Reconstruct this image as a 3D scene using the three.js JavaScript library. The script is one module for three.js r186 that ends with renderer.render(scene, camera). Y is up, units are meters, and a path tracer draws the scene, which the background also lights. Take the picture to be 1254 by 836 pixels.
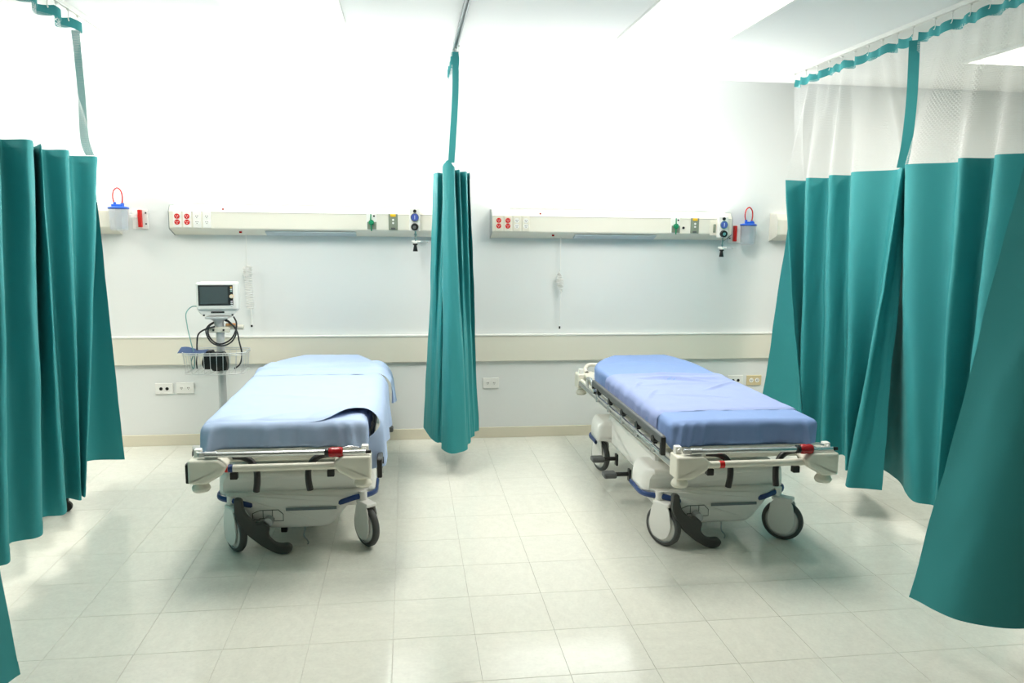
import * as THREE from 'three';
import { RoundedBoxGeometry } from 'three/addons/geometries/RoundedBoxGeometry.js';
import { RectAreaLightUniformsLib } from 'three/addons/lights/RectAreaLightUniformsLib.js';
import { mergeGeometries, mergeVertices } from 'three/addons/utils/BufferGeometryUtils.js';
import { ImprovedNoise } from 'three/addons/math/ImprovedNoise.js';

// ------------------------------------------------------------------ camera, lights, exposure
const scene = new THREE.Scene();
scene.background = new THREE.Color(0x000000);
const camera = new THREE.PerspectiveCamera(47.81, 1254 / 836, 0.05, 50);
camera.position.set(0, 1.51, 5.504);
camera.rotation.order = 'YXZ';
camera.rotation.set(-0.1424, -0.1364, 0.0113);
const renderer = new THREE.WebGLRenderer({ antialias: true });
renderer.toneMapping = THREE.LinearToneMapping;
renderer.toneMappingExposure = 1.13;
renderer.shadowMap.enabled = true;
RectAreaLightUniformsLib.init();
const PANEL_LIGHT = 14.0;      // ceiling panels
const UPLIGHT = 95.0;         // strip lamps on top of the bedhead units
const CEIL = 2.6;

// ------------------------------------------------------------------ helpers
let seed = 12345;
const rnd = () => { seed = (seed * 1664525 + 1013904223) >>> 0; return seed / 4294967296; };
const noise = new ImprovedNoise();
const N = (x, y, z) => noise.noise(x, y, z);
const V = (x, y, z) => new THREE.Vector3(x, y, z);
const used = {};
function numbered(n) { const k = used[n] = (used[n] ?? -1) + 1; return k ? n + '_' + String(k).padStart(3, '0') : n; }
function mk(name, geo, mat, parent) {
  const m = new THREE.Mesh(geo, mat); m.name = parent ? name : numbered(name);
  (parent || scene).add(m); return m;
}
function thing(name, label, category, pos = [0, 0, 0], group) {
  const g = new THREE.Group(); g.name = numbered(name); g.position.set(...pos);
  g.userData = { label, category }; if (group) g.userData.group = group;
  scene.add(g); return g;
}
function struct(name, label, category, pos = [0, 0, 0]) {
  const g = thing(name, label, category, pos); g.userData.kind = 'structure'; return g;
}
function part(name, parent, pos = [0, 0, 0]) { const g = new THREE.Group(); g.name = name; g.position.set(...pos); parent.add(g); return g; }
const at = (g, x, y, z) => { g.translate(x, y, z); return g; };
function rbox(w, h, d, r = 0.004, x = 0, y = 0, z = 0) {
  return at(new RoundedBoxGeometry(w, h, d, 2, Math.min(r, w * .49, h * .49, d * .49)), x, y, z);
}
function box(w, h, d, x = 0, y = 0, z = 0) { return at(new THREE.BoxGeometry(w, h, d), x, y, z); }
function cylX(r, l, x = 0, y = 0, z = 0, r2 = r, seg = 24) { const g = new THREE.CylinderGeometry(r, r2, l, seg); g.rotateZ(Math.PI / 2); return at(g, x, y, z); }
function cylY(r, l, x = 0, y = 0, z = 0, r2 = r, seg = 24) { return at(new THREE.CylinderGeometry(r, r2, l, seg), x, y, z); }
function cylZ(r, l, x = 0, y = 0, z = 0, r2 = r, seg = 24) { const g = new THREE.CylinderGeometry(r2, r, l, seg); g.rotateX(Math.PI / 2); return at(g, x, y, z); }
function tube(pts, r, seg = 40, rad = 10, closed = false) {
  return new THREE.TubeGeometry(new THREE.CatmullRomCurve3(pts.map(p => V(...p)), closed, 'centripetal'), seg, r, rad, closed);
}
function lathe(pts, seg = 32) { return new THREE.LatheGeometry(pts.map(p => new THREE.Vector2(...p)), seg); }
function poly(pts) { const s = new THREE.Shape(); pts.forEach((p, i) => i ? s.lineTo(...p) : s.moveTo(...p)); s.closePath(); return s; }
// a closed outline with its corners rounded
function roundPoly(pts, r) {
  const s = new THREE.Shape(); const n = pts.length;
  for (let i = 0; i < n; i++) {
    const p = pts[i], a = pts[(i + n - 1) % n], b = pts[(i + 1) % n];
    const rr = p[2] ?? r;
    const da = Math.hypot(a[0] - p[0], a[1] - p[1]), db = Math.hypot(b[0] - p[0], b[1] - p[1]);
    const q = Math.min(rr, da * .48, db * .48);
    const p1 = [p[0] + (a[0] - p[0]) / da * q, p[1] + (a[1] - p[1]) / da * q];
    const p2 = [p[0] + (b[0] - p[0]) / db * q, p[1] + (b[1] - p[1]) / db * q];
    if (i) s.lineTo(...p1); else s.moveTo(...p1);
    s.quadraticCurveTo(p[0], p[1], ...p2);
  }
  s.closePath(); return s;
}
function ext(shape, depth, bevel = 0.003, curve = 8, bs = 2) {
  return new THREE.ExtrudeGeometry(shape, { depth: depth - 2 * bevel, bevelEnabled: bevel > 0, bevelSize: bevel, bevelThickness: bevel, bevelOffset: -bevel, bevelSegments: bs, curveSegments: curve }).translate(0, 0, bevel);
}
function merge(list) { return mergeGeometries(list.map(g => { const q = g.index ? g.toNonIndexed() : g; for (const k of Object.keys(q.attributes)) if (!['position', 'normal', 'uv'].includes(k)) q.deleteAttribute(k); return q; })); }
function grid(nu, nv, f, uvf) {
  const pos = [], uv = [], idx = [];
  for (let j = 0; j <= nv; j++) for (let i = 0; i <= nu; i++) {
    const p = f(i / nu, j / nv); pos.push(p[0], p[1], p[2]);
    const t = uvf ? uvf(i / nu, j / nv) : [i / nu, j / nv]; uv.push(t[0], t[1]);
  }
  for (let j = 0; j < nv; j++) for (let i = 0; i < nu; i++) {
    const a = j * (nu + 1) + i, b = a + 1, c = a + nu + 1, d = c + 1;
    idx.push(a, b, d, a, d, c);
  }
  const g = new THREE.BufferGeometry();
  g.setAttribute('position', new THREE.Float32BufferAttribute(pos, 3));
  g.setAttribute('uv', new THREE.Float32BufferAttribute(uv, 2));
  g.setIndex(idx); g.computeVertexNormals(); return g;
}
function tex(w, h, f, srgb) {
  const d = new Uint8Array(w * h * 4);
  for (let y = 0; y < h; y++) for (let x = 0; x < w; x++) {
    const c = f(x, y), i = (y * w + x) * 4;
    if (Array.isArray(c)) { d[i] = c[0]; d[i + 1] = c[1]; d[i + 2] = c[2]; } else d[i] = d[i + 1] = d[i + 2] = c;
    d[i + 3] = 255;
  }
  const t = new THREE.DataTexture(d, w, h); t.wrapS = t.wrapT = THREE.RepeatWrapping;
  t.magFilter = THREE.LinearFilter; t.minFilter = THREE.LinearMipmapLinearFilter; t.generateMipmaps = true;
  if (srgb) t.colorSpace = THREE.SRGBColorSpace; t.needsUpdate = true; return t;
}
function mat(hex, rough = 0.5, metal = 0, extra = {}) {
  return new THREE.MeshStandardMaterial({ color: hex, roughness: rough, metalness: metal, side: THREE.DoubleSide, ...extra });
}

// ------------------------------------------------------------------ textures and materials
const clothBump = tex(128, 128, (x, y) => 110 + ((x % 4 < 2) ^ (y % 4 < 2) ? 30 : 0) + rnd() * 60);
clothBump.repeat.set(10, 10);
const plasterBump = tex(256, 256, (x, y) => 128 + 60 * N(x / 6.4, y / 6.4, 3.1) + rnd() * 24);
plasterBump.repeat.set(3, 3);
const tileMaps = [0, 1, 2].map(k => tex(128, 128, (x, y) => {
  const v = 236 + 5 * N(x / 21, y / 13, k * 7.3) + 5 * N(x / 6, y / 5, k * 3.1 + 9) - (rnd() < .012 ? 12 : 0) + rnd() * 3;
  return [v, v + 1, v - 4];
}, true));
const tileBump = tex(128, 128, (x, y) => 128 + 70 * N(x / 40, y / 40, 1.7) + 10 * N(x / 9, y / 9, 5.2));
// honeycomb net: white threads, open cells
const netAlpha = (() => {
  const w = 96, h = 166, c = 96 / 2; // one hexagonal repeat
  return tex(w, h, (x, y) => {
    let best = 1e9, second = 1e9;
    for (const [cx, cy] of [[0, 0], [w, 0], [0, h], [w, h], [w / 2, h / 2], [w * 1.5, h / 2], [-w / 2, h / 2], [w / 2, -h / 2], [w / 2, h * 1.5]]) {
      const q = Math.hypot(x - cx, y - cy); if (q < best) { second = best; best = q; } else if (q < second) second = q;
    }
    return second - best < 10 ? 255 : 0;
  });
})();
const M = {
  opposite: mat(0x8d938f, 0.7),
  wall: mat(0xe8ebea, 0.55, 0, { bumpMap: plasterBump, bumpScale: 0.0006 }),
  ceil: mat(0xeeeeec, 0.8),
  rail: mat(0xe9e6d8, 0.42),
  base: mat(0xe2dcc8, 0.5),
  grout: mat(0xe0ded5, 0.7),
  tiles: tileMaps.map(t => mat(0xf4f4ee, 0.14, 0, { map: t, bumpMap: tileBump, bumpScale: 0.0004 })),
  head: mat(0xeae7da, 0.42),
  headCap: mat(0x9aa0a0, 0.5),
  lensOff: mat(0xb9c6cc, 0.3),
  plateIvory: mat(0xe9e5d6, 0.4),
  plateWhite: mat(0xf2f2ee, 0.4),
  plateTan: mat(0xd9c9a0, 0.45),
  red: mat(0xd2211c, 0.35),
  redGloss: mat(0xa3121a, 0.2),
  dark: mat(0x1c1d1e, 0.5),
  black: mat(0x101112, 0.42),
  rubber: mat(0x4b4d4c, 0.6),
  pedal: mat(0x454745, 0.55),
  greyBar: mat(0x55595a, 0.45),
  steel: mat(0xd2d5d6, 0.22, 0.9),
  alu: mat(0xaab0b2, 0.32, 0.85),
  white: mat(0xf1f1ec, 0.38),
  cream: mat(0xe6e4d6, 0.42),
  navy: mat(0x1d3f78, 0.4),
  stripe: mat(0x6f7c80, 0.5),
  line: mat(0x55605c, 0.6),
  green: mat(0x1c8f63, 0.35),
  greyGreen: mat(0x87907f, 0.45),
  yellow: mat(0xf2c22a, 0.4),
  blueLid: mat(0x2468dd, 0.35),
  gaugeBlue: mat(0x4a5fae, 0.35),
  clear: new THREE.MeshPhysicalMaterial({ color: 0xf6f8fa, roughness: 0.18, transmission: 0.85, thickness: 0, side: THREE.DoubleSide }),
  screen: mat(0x525c5e, 0.12),
  bezel: mat(0x2a2d2f, 0.4),
  poleGrey: mat(0xcdd0d0, 0.35, 0.1),
  curtain: new THREE.MeshPhysicalMaterial({ color: 0x2d8f92, roughness: 0.7, sheen: 0.25, sheenRoughness: 0.6, sheenColor: 0x8fd8d2, side: THREE.DoubleSide, bumpMap: clothBump, bumpScale: 0.0004 }),
  net: mat(0xf4f5f4, 0.8, 0, { alphaMap: netAlpha, alphaTest: 0, transparent: true }),
  sheetD: mat(0x97a6d4, 0.78, 0, { bumpMap: clothBump, bumpScale: 0.0004 }),
  sheetR: mat(0x829dd0, 0.78, 0, { bumpMap: clothBump, bumpScale: 0.0004 }),
  sheetL: mat(0xb0c4e5, 0.78, 0, { bumpMap: clothBump, bumpScale: 0.0004 }),
  glowPanel: new THREE.MeshStandardMaterial({ color: 0xffffff, roughness: 0.5, emissive: 0xfffdf6, emissiveIntensity: 1.3 }),
  glowStrip: new THREE.MeshStandardMaterial({ color: 0xffffff, roughness: 0.5, emissive: 0xfbfdff, emissiveIntensity: 2.0 }),
  cord: mat(0xf0f0ec, 0.5),
  cuff: mat(0x41577f, 0.7),
  cable: mat(0x24262a, 0.5),
  tealCable: mat(0x6fa3a0, 0.5),
  wire: mat(0xd8dada, 0.3, 0.5),
};

// ------------------------------------------------------------------ room shell
const XL = -4.3, XR = 5.3, ZF = 11;
{
  const f = struct('floor', 'glossy off-white vinyl tile floor of the ward', 'floor');
  mk('subfloor', box(XR - XL + .4, 0.12, ZF + .4, (XL + XR) / 2, -0.0625, ZF / 2), M.grout, f);
  const T = 0.305, gap = 0.0013, X0 = -0.0616, Z0 = 2.7878, geos = {}, rest = [];
  const tileGeo = (w, d) => geos[w.toFixed(3) + '_' + d.toFixed(3)] ??= rbox(w - gap, 0.006, d - gap, 0.0009);
  for (let i = -15; i <= 17; i++) for (let j = -10; j <= 27; j++) {
    const xa = Math.max(XL, X0 + i * T), xb = Math.min(XR, X0 + (i + 1) * T), za = Math.max(0, Z0 + j * T), zb = Math.min(ZF, Z0 + (j + 1) * T);
    if (xb - xa < .02 || zb - za < .02) continue;
    const cx = (xa + xb) / 2, cz = (za + zb) / 2;
    if (cx > -2.4 && cx < 3.0 && cz < 3.95) {
      const m = mk('tile', tileGeo(xb - xa, zb - za), M.tiles[Math.floor(rnd() * 3)], f);
      m.position.set(cx, -0.003, cz); m.rotation.y = (zb - za > .3 && xb - xa > .3) ? Math.floor(rnd() * 4) * Math.PI / 2 : 0;
    } else rest.push(box(xb - xa - gap, 0.006, zb - za - gap, cx, -0.003, cz));
  }
  const r = mk('tile_field', merge(rest), M.tiles[0], f); r.userData.kind = 'stuff';
}
const wall = (name, label, w, h, d, x, y, z, m = M.wall) => { const g = struct(name, label, 'wall'); mk('plaster', box(w, h, d, x, y, z), m, g); return g; };
wall('wall_back', 'white painted bedhead wall of the ward', XR - XL + .4, CEIL + .3, 0.15, (XL + XR) / 2, CEIL / 2, -0.075);
wall('wall_left', 'white side wall beyond the curtain on the monitor side', 0.15, CEIL + .3, ZF + .3, XL - .075, CEIL / 2, ZF / 2);
wall('wall_right', 'white side wall beyond the two-panel curtain', 0.15, CEIL + .3, ZF + .3, XR + .075, CEIL / 2, ZF / 2);
wall('wall_front', 'plain grey wall opposite the beds', XR - XL + .4, CEIL + .3, 0.15, (XL + XR) / 2, CEIL / 2, ZF + .075, M.opposite);
{
  const c = struct('ceiling', 'plain white ceiling of the ward', 'ceiling');
  mk('ceiling_board', box(XR - XL + .4, 0.12, ZF + .4, (XL + XR) / 2, CEIL + .06, ZF / 2), M.ceil, c);
  const t = struct('trim_1', 'wide cream crash rail along the bedhead wall', 'wall rail');
  mk('rail_board', ext(roundPoly([[0, .568], [.028, .574], [.03, .752], [.03, .762], [0, .762]], .004), XR - XL - .02, 0).rotateY(-Math.PI / 2).translate(XR - .01, 0, 0).scale(1, 1, 1), M.rail, t);
  mk('top_lip', rbox(XR - XL - .02, .012, .036, .003, (XL + XR) / 2, .765, .018), M.white, t);
  const b = struct('baseboard_back', 'cream vinyl baseboard under the bedhead wall', 'baseboard');
  mk('board', rbox(XR - XL - .02, .078, .012, .003, (XL + XR) / 2, .039, .006), M.base, b);
}

// ------------------------------------------------------------------ ceiling panels
function ceilingPanel(x, z, w, l, label) {
  const g = thing('ceiling_light', label, 'ceiling light', [x, CEIL, z], 'recessed ceiling light panels');
  const fr = [];
  for (const s of [-1, 1]) { fr.push(rbox(.022, .016, l + .044, .002, s * (w / 2 + .011), -.006, 0)); fr.push(rbox(w, .016, .022, .002, 0, -.006, s * (l / 2 + .011))); }
  mk('frame', merge(fr), M.white, g);
  mk('diffuser', box(w, .006, l, 0, -.004, 0), M.glowPanel, g);
  const L = new THREE.RectAreaLight(0xfff9ee, PANEL_LIGHT, w, l); L.name = 'lamp'; L.position.set(0, -.012, 0); L.rotation.x = -Math.PI / 2; g.add(L);
}
ceilingPanel(-0.6, 1.76, .535, 1.2, 'bright ceiling light panel above the stretcher with loose pale sheets');
ceilingPanel(1.5, 1.70, .58, 1.2, 'bright ceiling light panel above the stretcher with exposed side rail');
ceilingPanel(3.8, 1.49, .58, 1.2, 'ceiling light panel seen through the net of the two-panel curtain');
ceilingPanel(-2.9, 1.76, .58, 1.2, 'ceiling light panel beyond the curtain on the monitor side');

// ------------------------------------------------------------------ bedhead service units
const plateGeo = rbox(.052, .108, .008, .003), socketGeo = cylZ(.017, .006, 0, 0, 0), slotGeo = box(.003, .010, .003), pinGeo = cylZ(.0028, .004, 0, 0, 0, .0028, 8);
function headUnit(x0, x1, label, full) {
  const w = x1 - x0, g = thing('bedhead_unit', label, 'bedhead unit', [x0, 0, 0]);
  const prof = roundPoly([[0.001, 1.46], [.12, 1.501], [.125, 1.508], [.125, 1.612], [.098, 1.652], [.001, 1.656]], .004);
  mk('housing', ext(prof, w, .0).rotateY(-Math.PI / 2).translate(w, 0, 0), M.head, g);
  for (const x of [-.004, w]) mk('end_cap', ext(roundPoly([[.001, 1.455], [.123, 1.497], [.129, 1.506], [.129, 1.615], [.1, 1.657], [.001, 1.661]], .004), .004, .0).rotateY(-Math.PI / 2).translate(x + .004, 0, 0), full === true ? M.headCap : M.head, g);
  if (full === false) return g;
  if (full === true) mk('seam', box(w - .01, .002, .002, w / 2, 1.611, .1255), M.headCap, g);
  // bottom reading lamp lens, switched off
  if (full === true) { const lens = mk('reading_lens', rbox(.60, .010, .075, .004), M.lensOff, g); lens.position.set(w * .5 + .02, 1.476, .066); lens.rotation.x = -.33; }
  // uplight on top
  mk('uplight_tray', merge([box(w * .86, .022, .006, w * .5, 1.665, .088), box(w * .86, .022, .006, w * .5, 1.665, .018)]), M.white, g);
  mk('uplight_lens', box(w * .84, .004, .06, w * .5, 1.658, .053), M.glowStrip, g);
  const L = new THREE.RectAreaLight(0xfffffb, UPLIGHT, w * .84, .06); L.name = 'lamp'; L.position.set(w * .5, 1.664, .053); L.rotation.x = Math.PI / 2; g.add(L);
  if (full !== true) return g;
  const dotR = mk('indicator', cylZ(.006, .006), M.redGloss, g); dotR.position.set(.34, 1.632, .112);
  const dotB = mk('indicator', cylY(.009, .012), M.redGloss, g); dotB.position.set(.44, 1.482, .08);
  return g;
}
function plates(g, xs, y, m) {
  xs.forEach((x, i) => {
    const p = mk('outlet_plate', plateGeo, m, g); p.position.set(x, y, .128);
    for (const dy of [.019, -.019]) {
      const s = mk('socket', socketGeo, i < 2 ? M.red : M.plateWhite, p); s.position.set(0, dy, .005);
      for (const [dx, ddy] of [[-.006, .003], [.006, .003], [0, -.007]]) { const q = mk('contact_hole', pinGeo, i < 2 ? M.plateWhite : M.dark, p); q.position.set(dx, dy + ddy, .0075); }
    }
  });
}
const unitL = headUnit(-1.545, .22, 'cream bedhead service unit on the wall above the patient monitor', true);
plates(unitL, [.052, .114, .177, .239], 1.563, M.plateWhite);
const unitR = headUnit(.59, 2.336, 'cream bedhead service unit above the stretcher with exposed side rail', true);
plates(unitR, [.045, .109, .172, .236], 1.563, M.plateIvory);
headUnit(-3.7, -1.885, 'end of a cream bedhead service unit behind the curtain on the monitor side', 'lamp only');
headUnit(2.69, 4.5, 'end of a cream bedhead service unit half hidden by the two-panel curtain', false);
// gas outlets on the units
function gasOutlets(g, x0, xs) {
  const a = part('oxygen_outlet', g, [xs[0] - x0, 1.562, .127]);
  mk('outlet_panel', rbox(.068, .108, .008, .003), M.plateWhite, a); mk('lower_half', rbox(.062, .05, .006, .002, .003, -.026, .004), M.greyGreen, a);
  mk('coupling', merge([cylZ(.018, .02, 0, -.005, .014), cylZ(.012, .03, 0, -.005, .022)]), M.green, a);
  mk('hose_tail', tube([[-.002, .05, .02], [-.004, .01, .028], [-.002, -.03, .024], [.001, -.062, .016]], .0045, 20, 8), M.green, a);
  mk('vent_hole', cylZ(.006, .004, .018, .038, .005), M.dark, a);
  const b = part('gas_outlet', g, [xs[1] - x0, 1.562, .127]);
  mk('outlet_panel', rbox(.062, .108, .008, .003), M.greyGreen, b); mk('yellow_tag', rbox(.036, .018, .005, .002, 0, .044, .005), M.yellow, b);
  for (const dy of [.014, -.008]) mk('port', cylZ(.007, .008, 0, dy, .006), M.plateWhite, b);
  mk('port_bottom', rbox(.03, .012, .006, .002, 0, -.044, .004), M.greyBar, b);
}
gasOutlets(unitL, -1.545, [-.236, -.09]);
gasOutlets(unitR, .59, [1.911, 2.056]);
{
  const c = part('latch_panel', unitR, [2.197 - .59, 1.545, .127]);
  mk('outlet_panel', rbox(.05, .1, .008, .003), M.plateIvory, c); mk('latch', rbox(.018, .06, .012, .003, .006, 0, .006), M.greyGreen, c);
  const d = mk('knock_out', cylZ(.009, .004), M.dark, unitR); d.position.set(1.972 - .59, 1.546, .128);
}
// suction regulators hanging on the units
function regulator(x, y, label) {
  const g = thing('suction_regulator', label, 'regulator', [x, y, .126]);
  mk('housing', rbox(.072, .152, .042, .006, 0, 0, .024), M.white, g);
  mk('selector_cap', cylZ(.011, .012, 0, .058, .048), M.black, g);
  const ga = mk('gauge', cylZ(.028, .012, 0, .016, .05), M.steel, g);
  mk('gauge_face', cylZ(.024, .003, 0, .016, .0565), M.gaugeBlue, ga); mk('gauge_needle', box(.003, .026, .002, 0, .016, .0585).rotateZ(0), M.plateWhite, ga);
  const kn = mk('knob', cylZ(.026, .024, 0, -.048, .056, .023), M.black, g);
  mk('knob_cap', cylZ(.012, .004, -.002, -.05, .0695), M.steel, kn);
  mk('stem', merge([cylY(.006, .07, .004, -.108, .024), cylY(.010, .014, .004, -.1, .024), cylY(.009, .012, .004, -.13, .024)]), M.steel, g);
  mk('tee', merge([cylX(.008, .06, .008, -.148, .024), cylY(.015, .014, .002, -.152, .024)]), M.white, g);
  mk('hose_barb', lathe([[0, -.045], [.017, -.045], [.011, -.012], [.009, -.006], [.016, 0], [.016, .008], [0, .008]], 20).translate(.003, -.168, .024), M.black, g);
  mk('side_spout', tube([[.03, -.148, .024], [.06, -.146, .024], [.09, -.149, .022]], .004, 10, 8), M.clear, g);
}
regulator(.056, 1.578, 'white suction regulator with blue gauge beside the bunched curtain');
regulator(2.255, 1.555, 'white suction regulator with blue gauge next to a suction canister');
// suction canisters
function canister(x, y, s, label, jz = .085, jr = 1) {
  const g = thing('suction_canister', label, 'canister', [x, y, .0]);
  if (jz > .1) mk('arm', rbox(.02, .02, jz - .06, .004, s * .03, .02, (jz - .06) / 2 + .02), M.plateWhite, g);
  mk('wall_plate', rbox(.10, .13, .012, .003, s * .05, .0, .007), M.plateWhite, g);
  for (const dy of [.042, -.03]) mk('screw', cylZ(.005, .006, s * .088, dy, .014), M.dark, g);
  mk('holder', rbox(.022, .115, .03, .004, s * .055, .005, .026), M.red, g);
  mk('jar', lathe([[0, -.075], [.045, -.075], [.052, -.068], [.056, .055], [.057, .062], [.054, .062], [.05, -.064], [0, -.068]], 28).scale(jr, 1, jr).translate(-s * .02, 0, jz), M.clear, g);
  const lid = mk('lid', lathe([[0, .078], [.04, .078], [.06, .073], [.06, .062], [0, .062]], 28).scale(jr, 1, jr).translate(-s * .02, 0, jz), M.blueLid, g);
  mk('port', merge([cylY(.009, .03, -s * .02 - .02, .09, jz), cylY(.011, .022, -s * .02 + .025, .088, jz), rbox(.07, .016, .02, .004, -s * .02, .084, jz + .015)]), M.blueLid, lid);
  mk('tube', tube([[-s * .02 - .022, .095, jz], [-s * .02 - .03, .135, jz], [-s * .02 - .022, .178, jz], [-s * .02, .195, jz], [-s * .02 + .02, .178, jz], [-s * .02 + .028, .14, jz], [-s * .02 + .024, .095, jz]], .0045, 48, 8), M.red, g);
}
canister(-1.812, 1.56, 1, 'clear suction canister with blue lid on the monitor side of the wall', .195, 1.05);
canister(2.462, 1.505, -1, 'clear suction canister with blue lid beside the two-panel curtain');

// wall outlets above the baseboard
function wallOutlet(x, y, kind, label, group) {
  const g = thing('wall_outlet', label, 'wall outlet', [x, y, 0], group);
  mk('plate', rbox(.118, .076, .010, .003, 0, 0, .006), kind === 'tan' ? M.plateTan : M.plateWhite, g);
  if (kind === 'hole') for (const s of [-1, 1]) mk('socket_hole', cylZ(.011, .004, s * .02, 0, .0115), M.black, g);
  else for (const s of [-1, 1]) {
    const q = mk('socket', cylZ(.017, .006, s * .023, 0, .011), M.plateWhite, g);
    mk('slots', merge([box(.003, .009, .003, s * .023 - .005, .002, .014), box(.003, .009, .003, s * .023 + .005, .002, .014), cylZ(.002, .003, s * .023, -.008, .014)]), M.dark, q);
  }
}
wallOutlet(-1.668, .405, 'hole', 'white wall socket with two black holes on the monitor side');
wallOutlet(-1.530, .408, 'slot', 'white double power outlet low on wall near the monitor pole');
wallOutlet(.602, .41, 'slot', 'white double power outlet low on wall beside the bunched curtain');
wallOutlet(2.480, .402, 'hole', 'white wall socket with two black holes beside the tan outlet');
wallOutlet(2.629, .400, 'tan', 'tan framed power outlet low on wall beside the two-panel curtain');

// pull cords hanging from the units
{
  const g = thing('pull_cord', 'knotted white pull cord hanging above the stretcher with exposed side rail', 'cord', [1.09, 0, .06]);
  mk('string', tube([[0, 1.475, 0], [0, 1.36, .001], [.001, 1.235, 0]], .0028, 16, 6), M.cord, g);
  const kn = []; for (let i = 0; i < 60; i++) { const t = i / 59; kn.push([.028 * Math.sin(i * 1.9) * Math.sin(t * 3.1) + .02 * (t - .45), 1.235 - t * .16, .014 * Math.cos(i * 2.3)]); }
  mk('knot_tangle', tube(kn, .0028, 320, 5), M.cord, g);
  mk('tail', tube([[.012, 1.075, 0], [.006, 1.0, 0], [.004, .83, 0]], .0022, 16, 6), M.cord, g);
  mk('tip', cylY(.006, .018, .004, .822, 0), M.black, g);
  const h = thing('pull_cord', 'white pull cord with coiled clear tubing beside the patient monitor', 'cord', [-1.075, 0, .06]);
  mk('string', tube([[0, 1.475, 0], [0, 1.36, .001], [-.002, 1.25, 0]], .0025, 16, 6), M.cord, h);
  const k2 = []; for (let i = 0; i < 70; i++) { const t = i / 69; k2.push([.026 * Math.sin(i * 1.7) + .012 * t, 1.26 - t * .30, .016 * Math.cos(i * 1.7)]); }
  mk('coil', tube(k2, .0026, 360, 5), M.cord, h);
  mk('knot', tube(k2.slice(0, 16).map(([x, y, z], i) => [x * 1.2, 1.25 - i * .004, z * 1.3]), .0035, 90, 5), M.cord, h);
  mk('tail', tube([[.014, .97, 0], [.018, .9, 0], [.016, .85, 0]], .004, 10, 6), M.cord, h);
  mk('tip', cylY(.007, .014, .016, .845, 0), M.black, h);
}

// ------------------------------------------------------------------ cubicle curtains
// A panel is a row of fabric columns: [x, z] where the cloth begins (top) and [x, z] at the hem.
const TOPY = 1.87, HEMY = .165, TAPE0 = 2.492, TAPE1 = 2.54;
function spline2(list) { return new THREE.CatmullRomCurve3(list.map(([x, z]) => V(x, 0, z)), false, 'centripetal'); }
function curtainPanel(g, cols, o = {}) {
  const n = cols.length - 1, k = 12, nu = n * k, topY = o.top ?? TOPY, hemY = o.hem ?? HEMY;
  const ct = spline2(cols.map(c => [c[0], c[1]])), ch = spline2(cols.map(c => [c[2], c[3]]));
  const tops = [], hems = [];
  for (let i = 0; i <= nu; i++) { tops.push(ct.getPoint(i / nu)); hems.push(ch.getPoint(i / nu)); }
  const len = [0]; for (let i = 1; i <= nu; i++) len.push(len[i - 1] + hems[i].distanceTo(hems[i - 1]));
  const ph = o.phase ?? 0;
  const P = (i, s) => { // s: 0 at the top of the cloth, 1 at the hem
    const e = Math.pow(s, 1.12), y = topY + (hemY - topY) * s;
    const a = tops[i], b = hems[i];
    const wv = .010 * Math.sin(s * Math.PI) * N(i / k * 1.3 + ph, s * 3.2, 4.4) + .004 * N(i / k * 3 + ph, s * 9, 8.1);
    return [a.x + (b.x - a.x) * e + wv, y + (o.lift ? o.lift(i / nu) * (1 - s) : 0), a.z + (b.z - a.z) * e + wv * .6];
  };
  const cloth = mk('cloth', grid(nu, 40, (u, v) => P(Math.round(u * nu), 1 - v), (u, v) => [len[Math.round(u * nu)] * 2, v * 3.4]), M.curtain, g);
  // stitched header and hem: a second layer of the same cloth
  const nrm = (i, s) => { const a = P(Math.max(0, i - 1), s), b = P(Math.min(nu, i + 1), s); const d = Math.hypot(b[0] - a[0], b[2] - a[2]) || 1; return [(b[2] - a[2]) / d, -(b[0] - a[0]) / d]; };
  const band = (s0, s1, off, name) => mk(name, grid(nu, 2, (u, v) => { const i = Math.round(u * nu), s = s0 + (s1 - s0) * v, p = P(i, s), q = nrm(i, s); return [p[0] + q[0] * off, p[1], p[2] + q[1] * off]; }, (u, v) => [len[Math.round(u * nu)] * 2, v * .1]), M.curtain, cloth);
  band(.004, .022, .0016, 'header_seam'); band(.975, .9995, .0016, 'hem_seam');
  // net above, drawn toward the track
  const trk = o.track;
  const Q = (i, s) => { const t = P(i, 0), c = trk(i / nu); return [t[0] + (c[0] - t[0]) * s, t[1] + (TAPE0 - t[1]) * s, t[2] + (c[1] - t[2]) * s]; };
  if (o.net !== false) mk('net', grid(nu, 14, (u, v) => Q(Math.round(u * nu), v), (u, v) => [len[Math.round(u * nu)] * 1.25 / .011, v * (TAPE0 - topY) / .019]), M.net, g);
  // heading tape between the hooks
  const sag = i => -.012 * Math.abs(Math.sin(i / k * Math.PI * 1.0));
  mk('heading_tape', grid(nu, 2, (u, v) => { const i = Math.round(u * nu), c = trk(i / nu), w = .010 * Math.sin(i / k * Math.PI); return [c[0] + w, TAPE0 + (TAPE1 - TAPE0) * v + sag(i), c[1] + w * .5]; }, (u, v) => [u * 2, v * .1]), M.curtain, g);
  return { P, Q, nu, trk };
}
function hookGeo() { return merge([tube([[0, .043, 0], [0, .026, .004], [0, .008, .006], [0, -.008, 0], [0, 0, -.006]], .0022, 14, 6), rbox(.012, .008, .016, .002, 0, .043, 0)]); }
const HOOK = hookGeo();
function hooks(g, pts) { for (const [x, z] of pts) { const h = mk('hook', HOOK, M.white, g); h.position.set(x, TAPE1 - .012, z); } }
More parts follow.
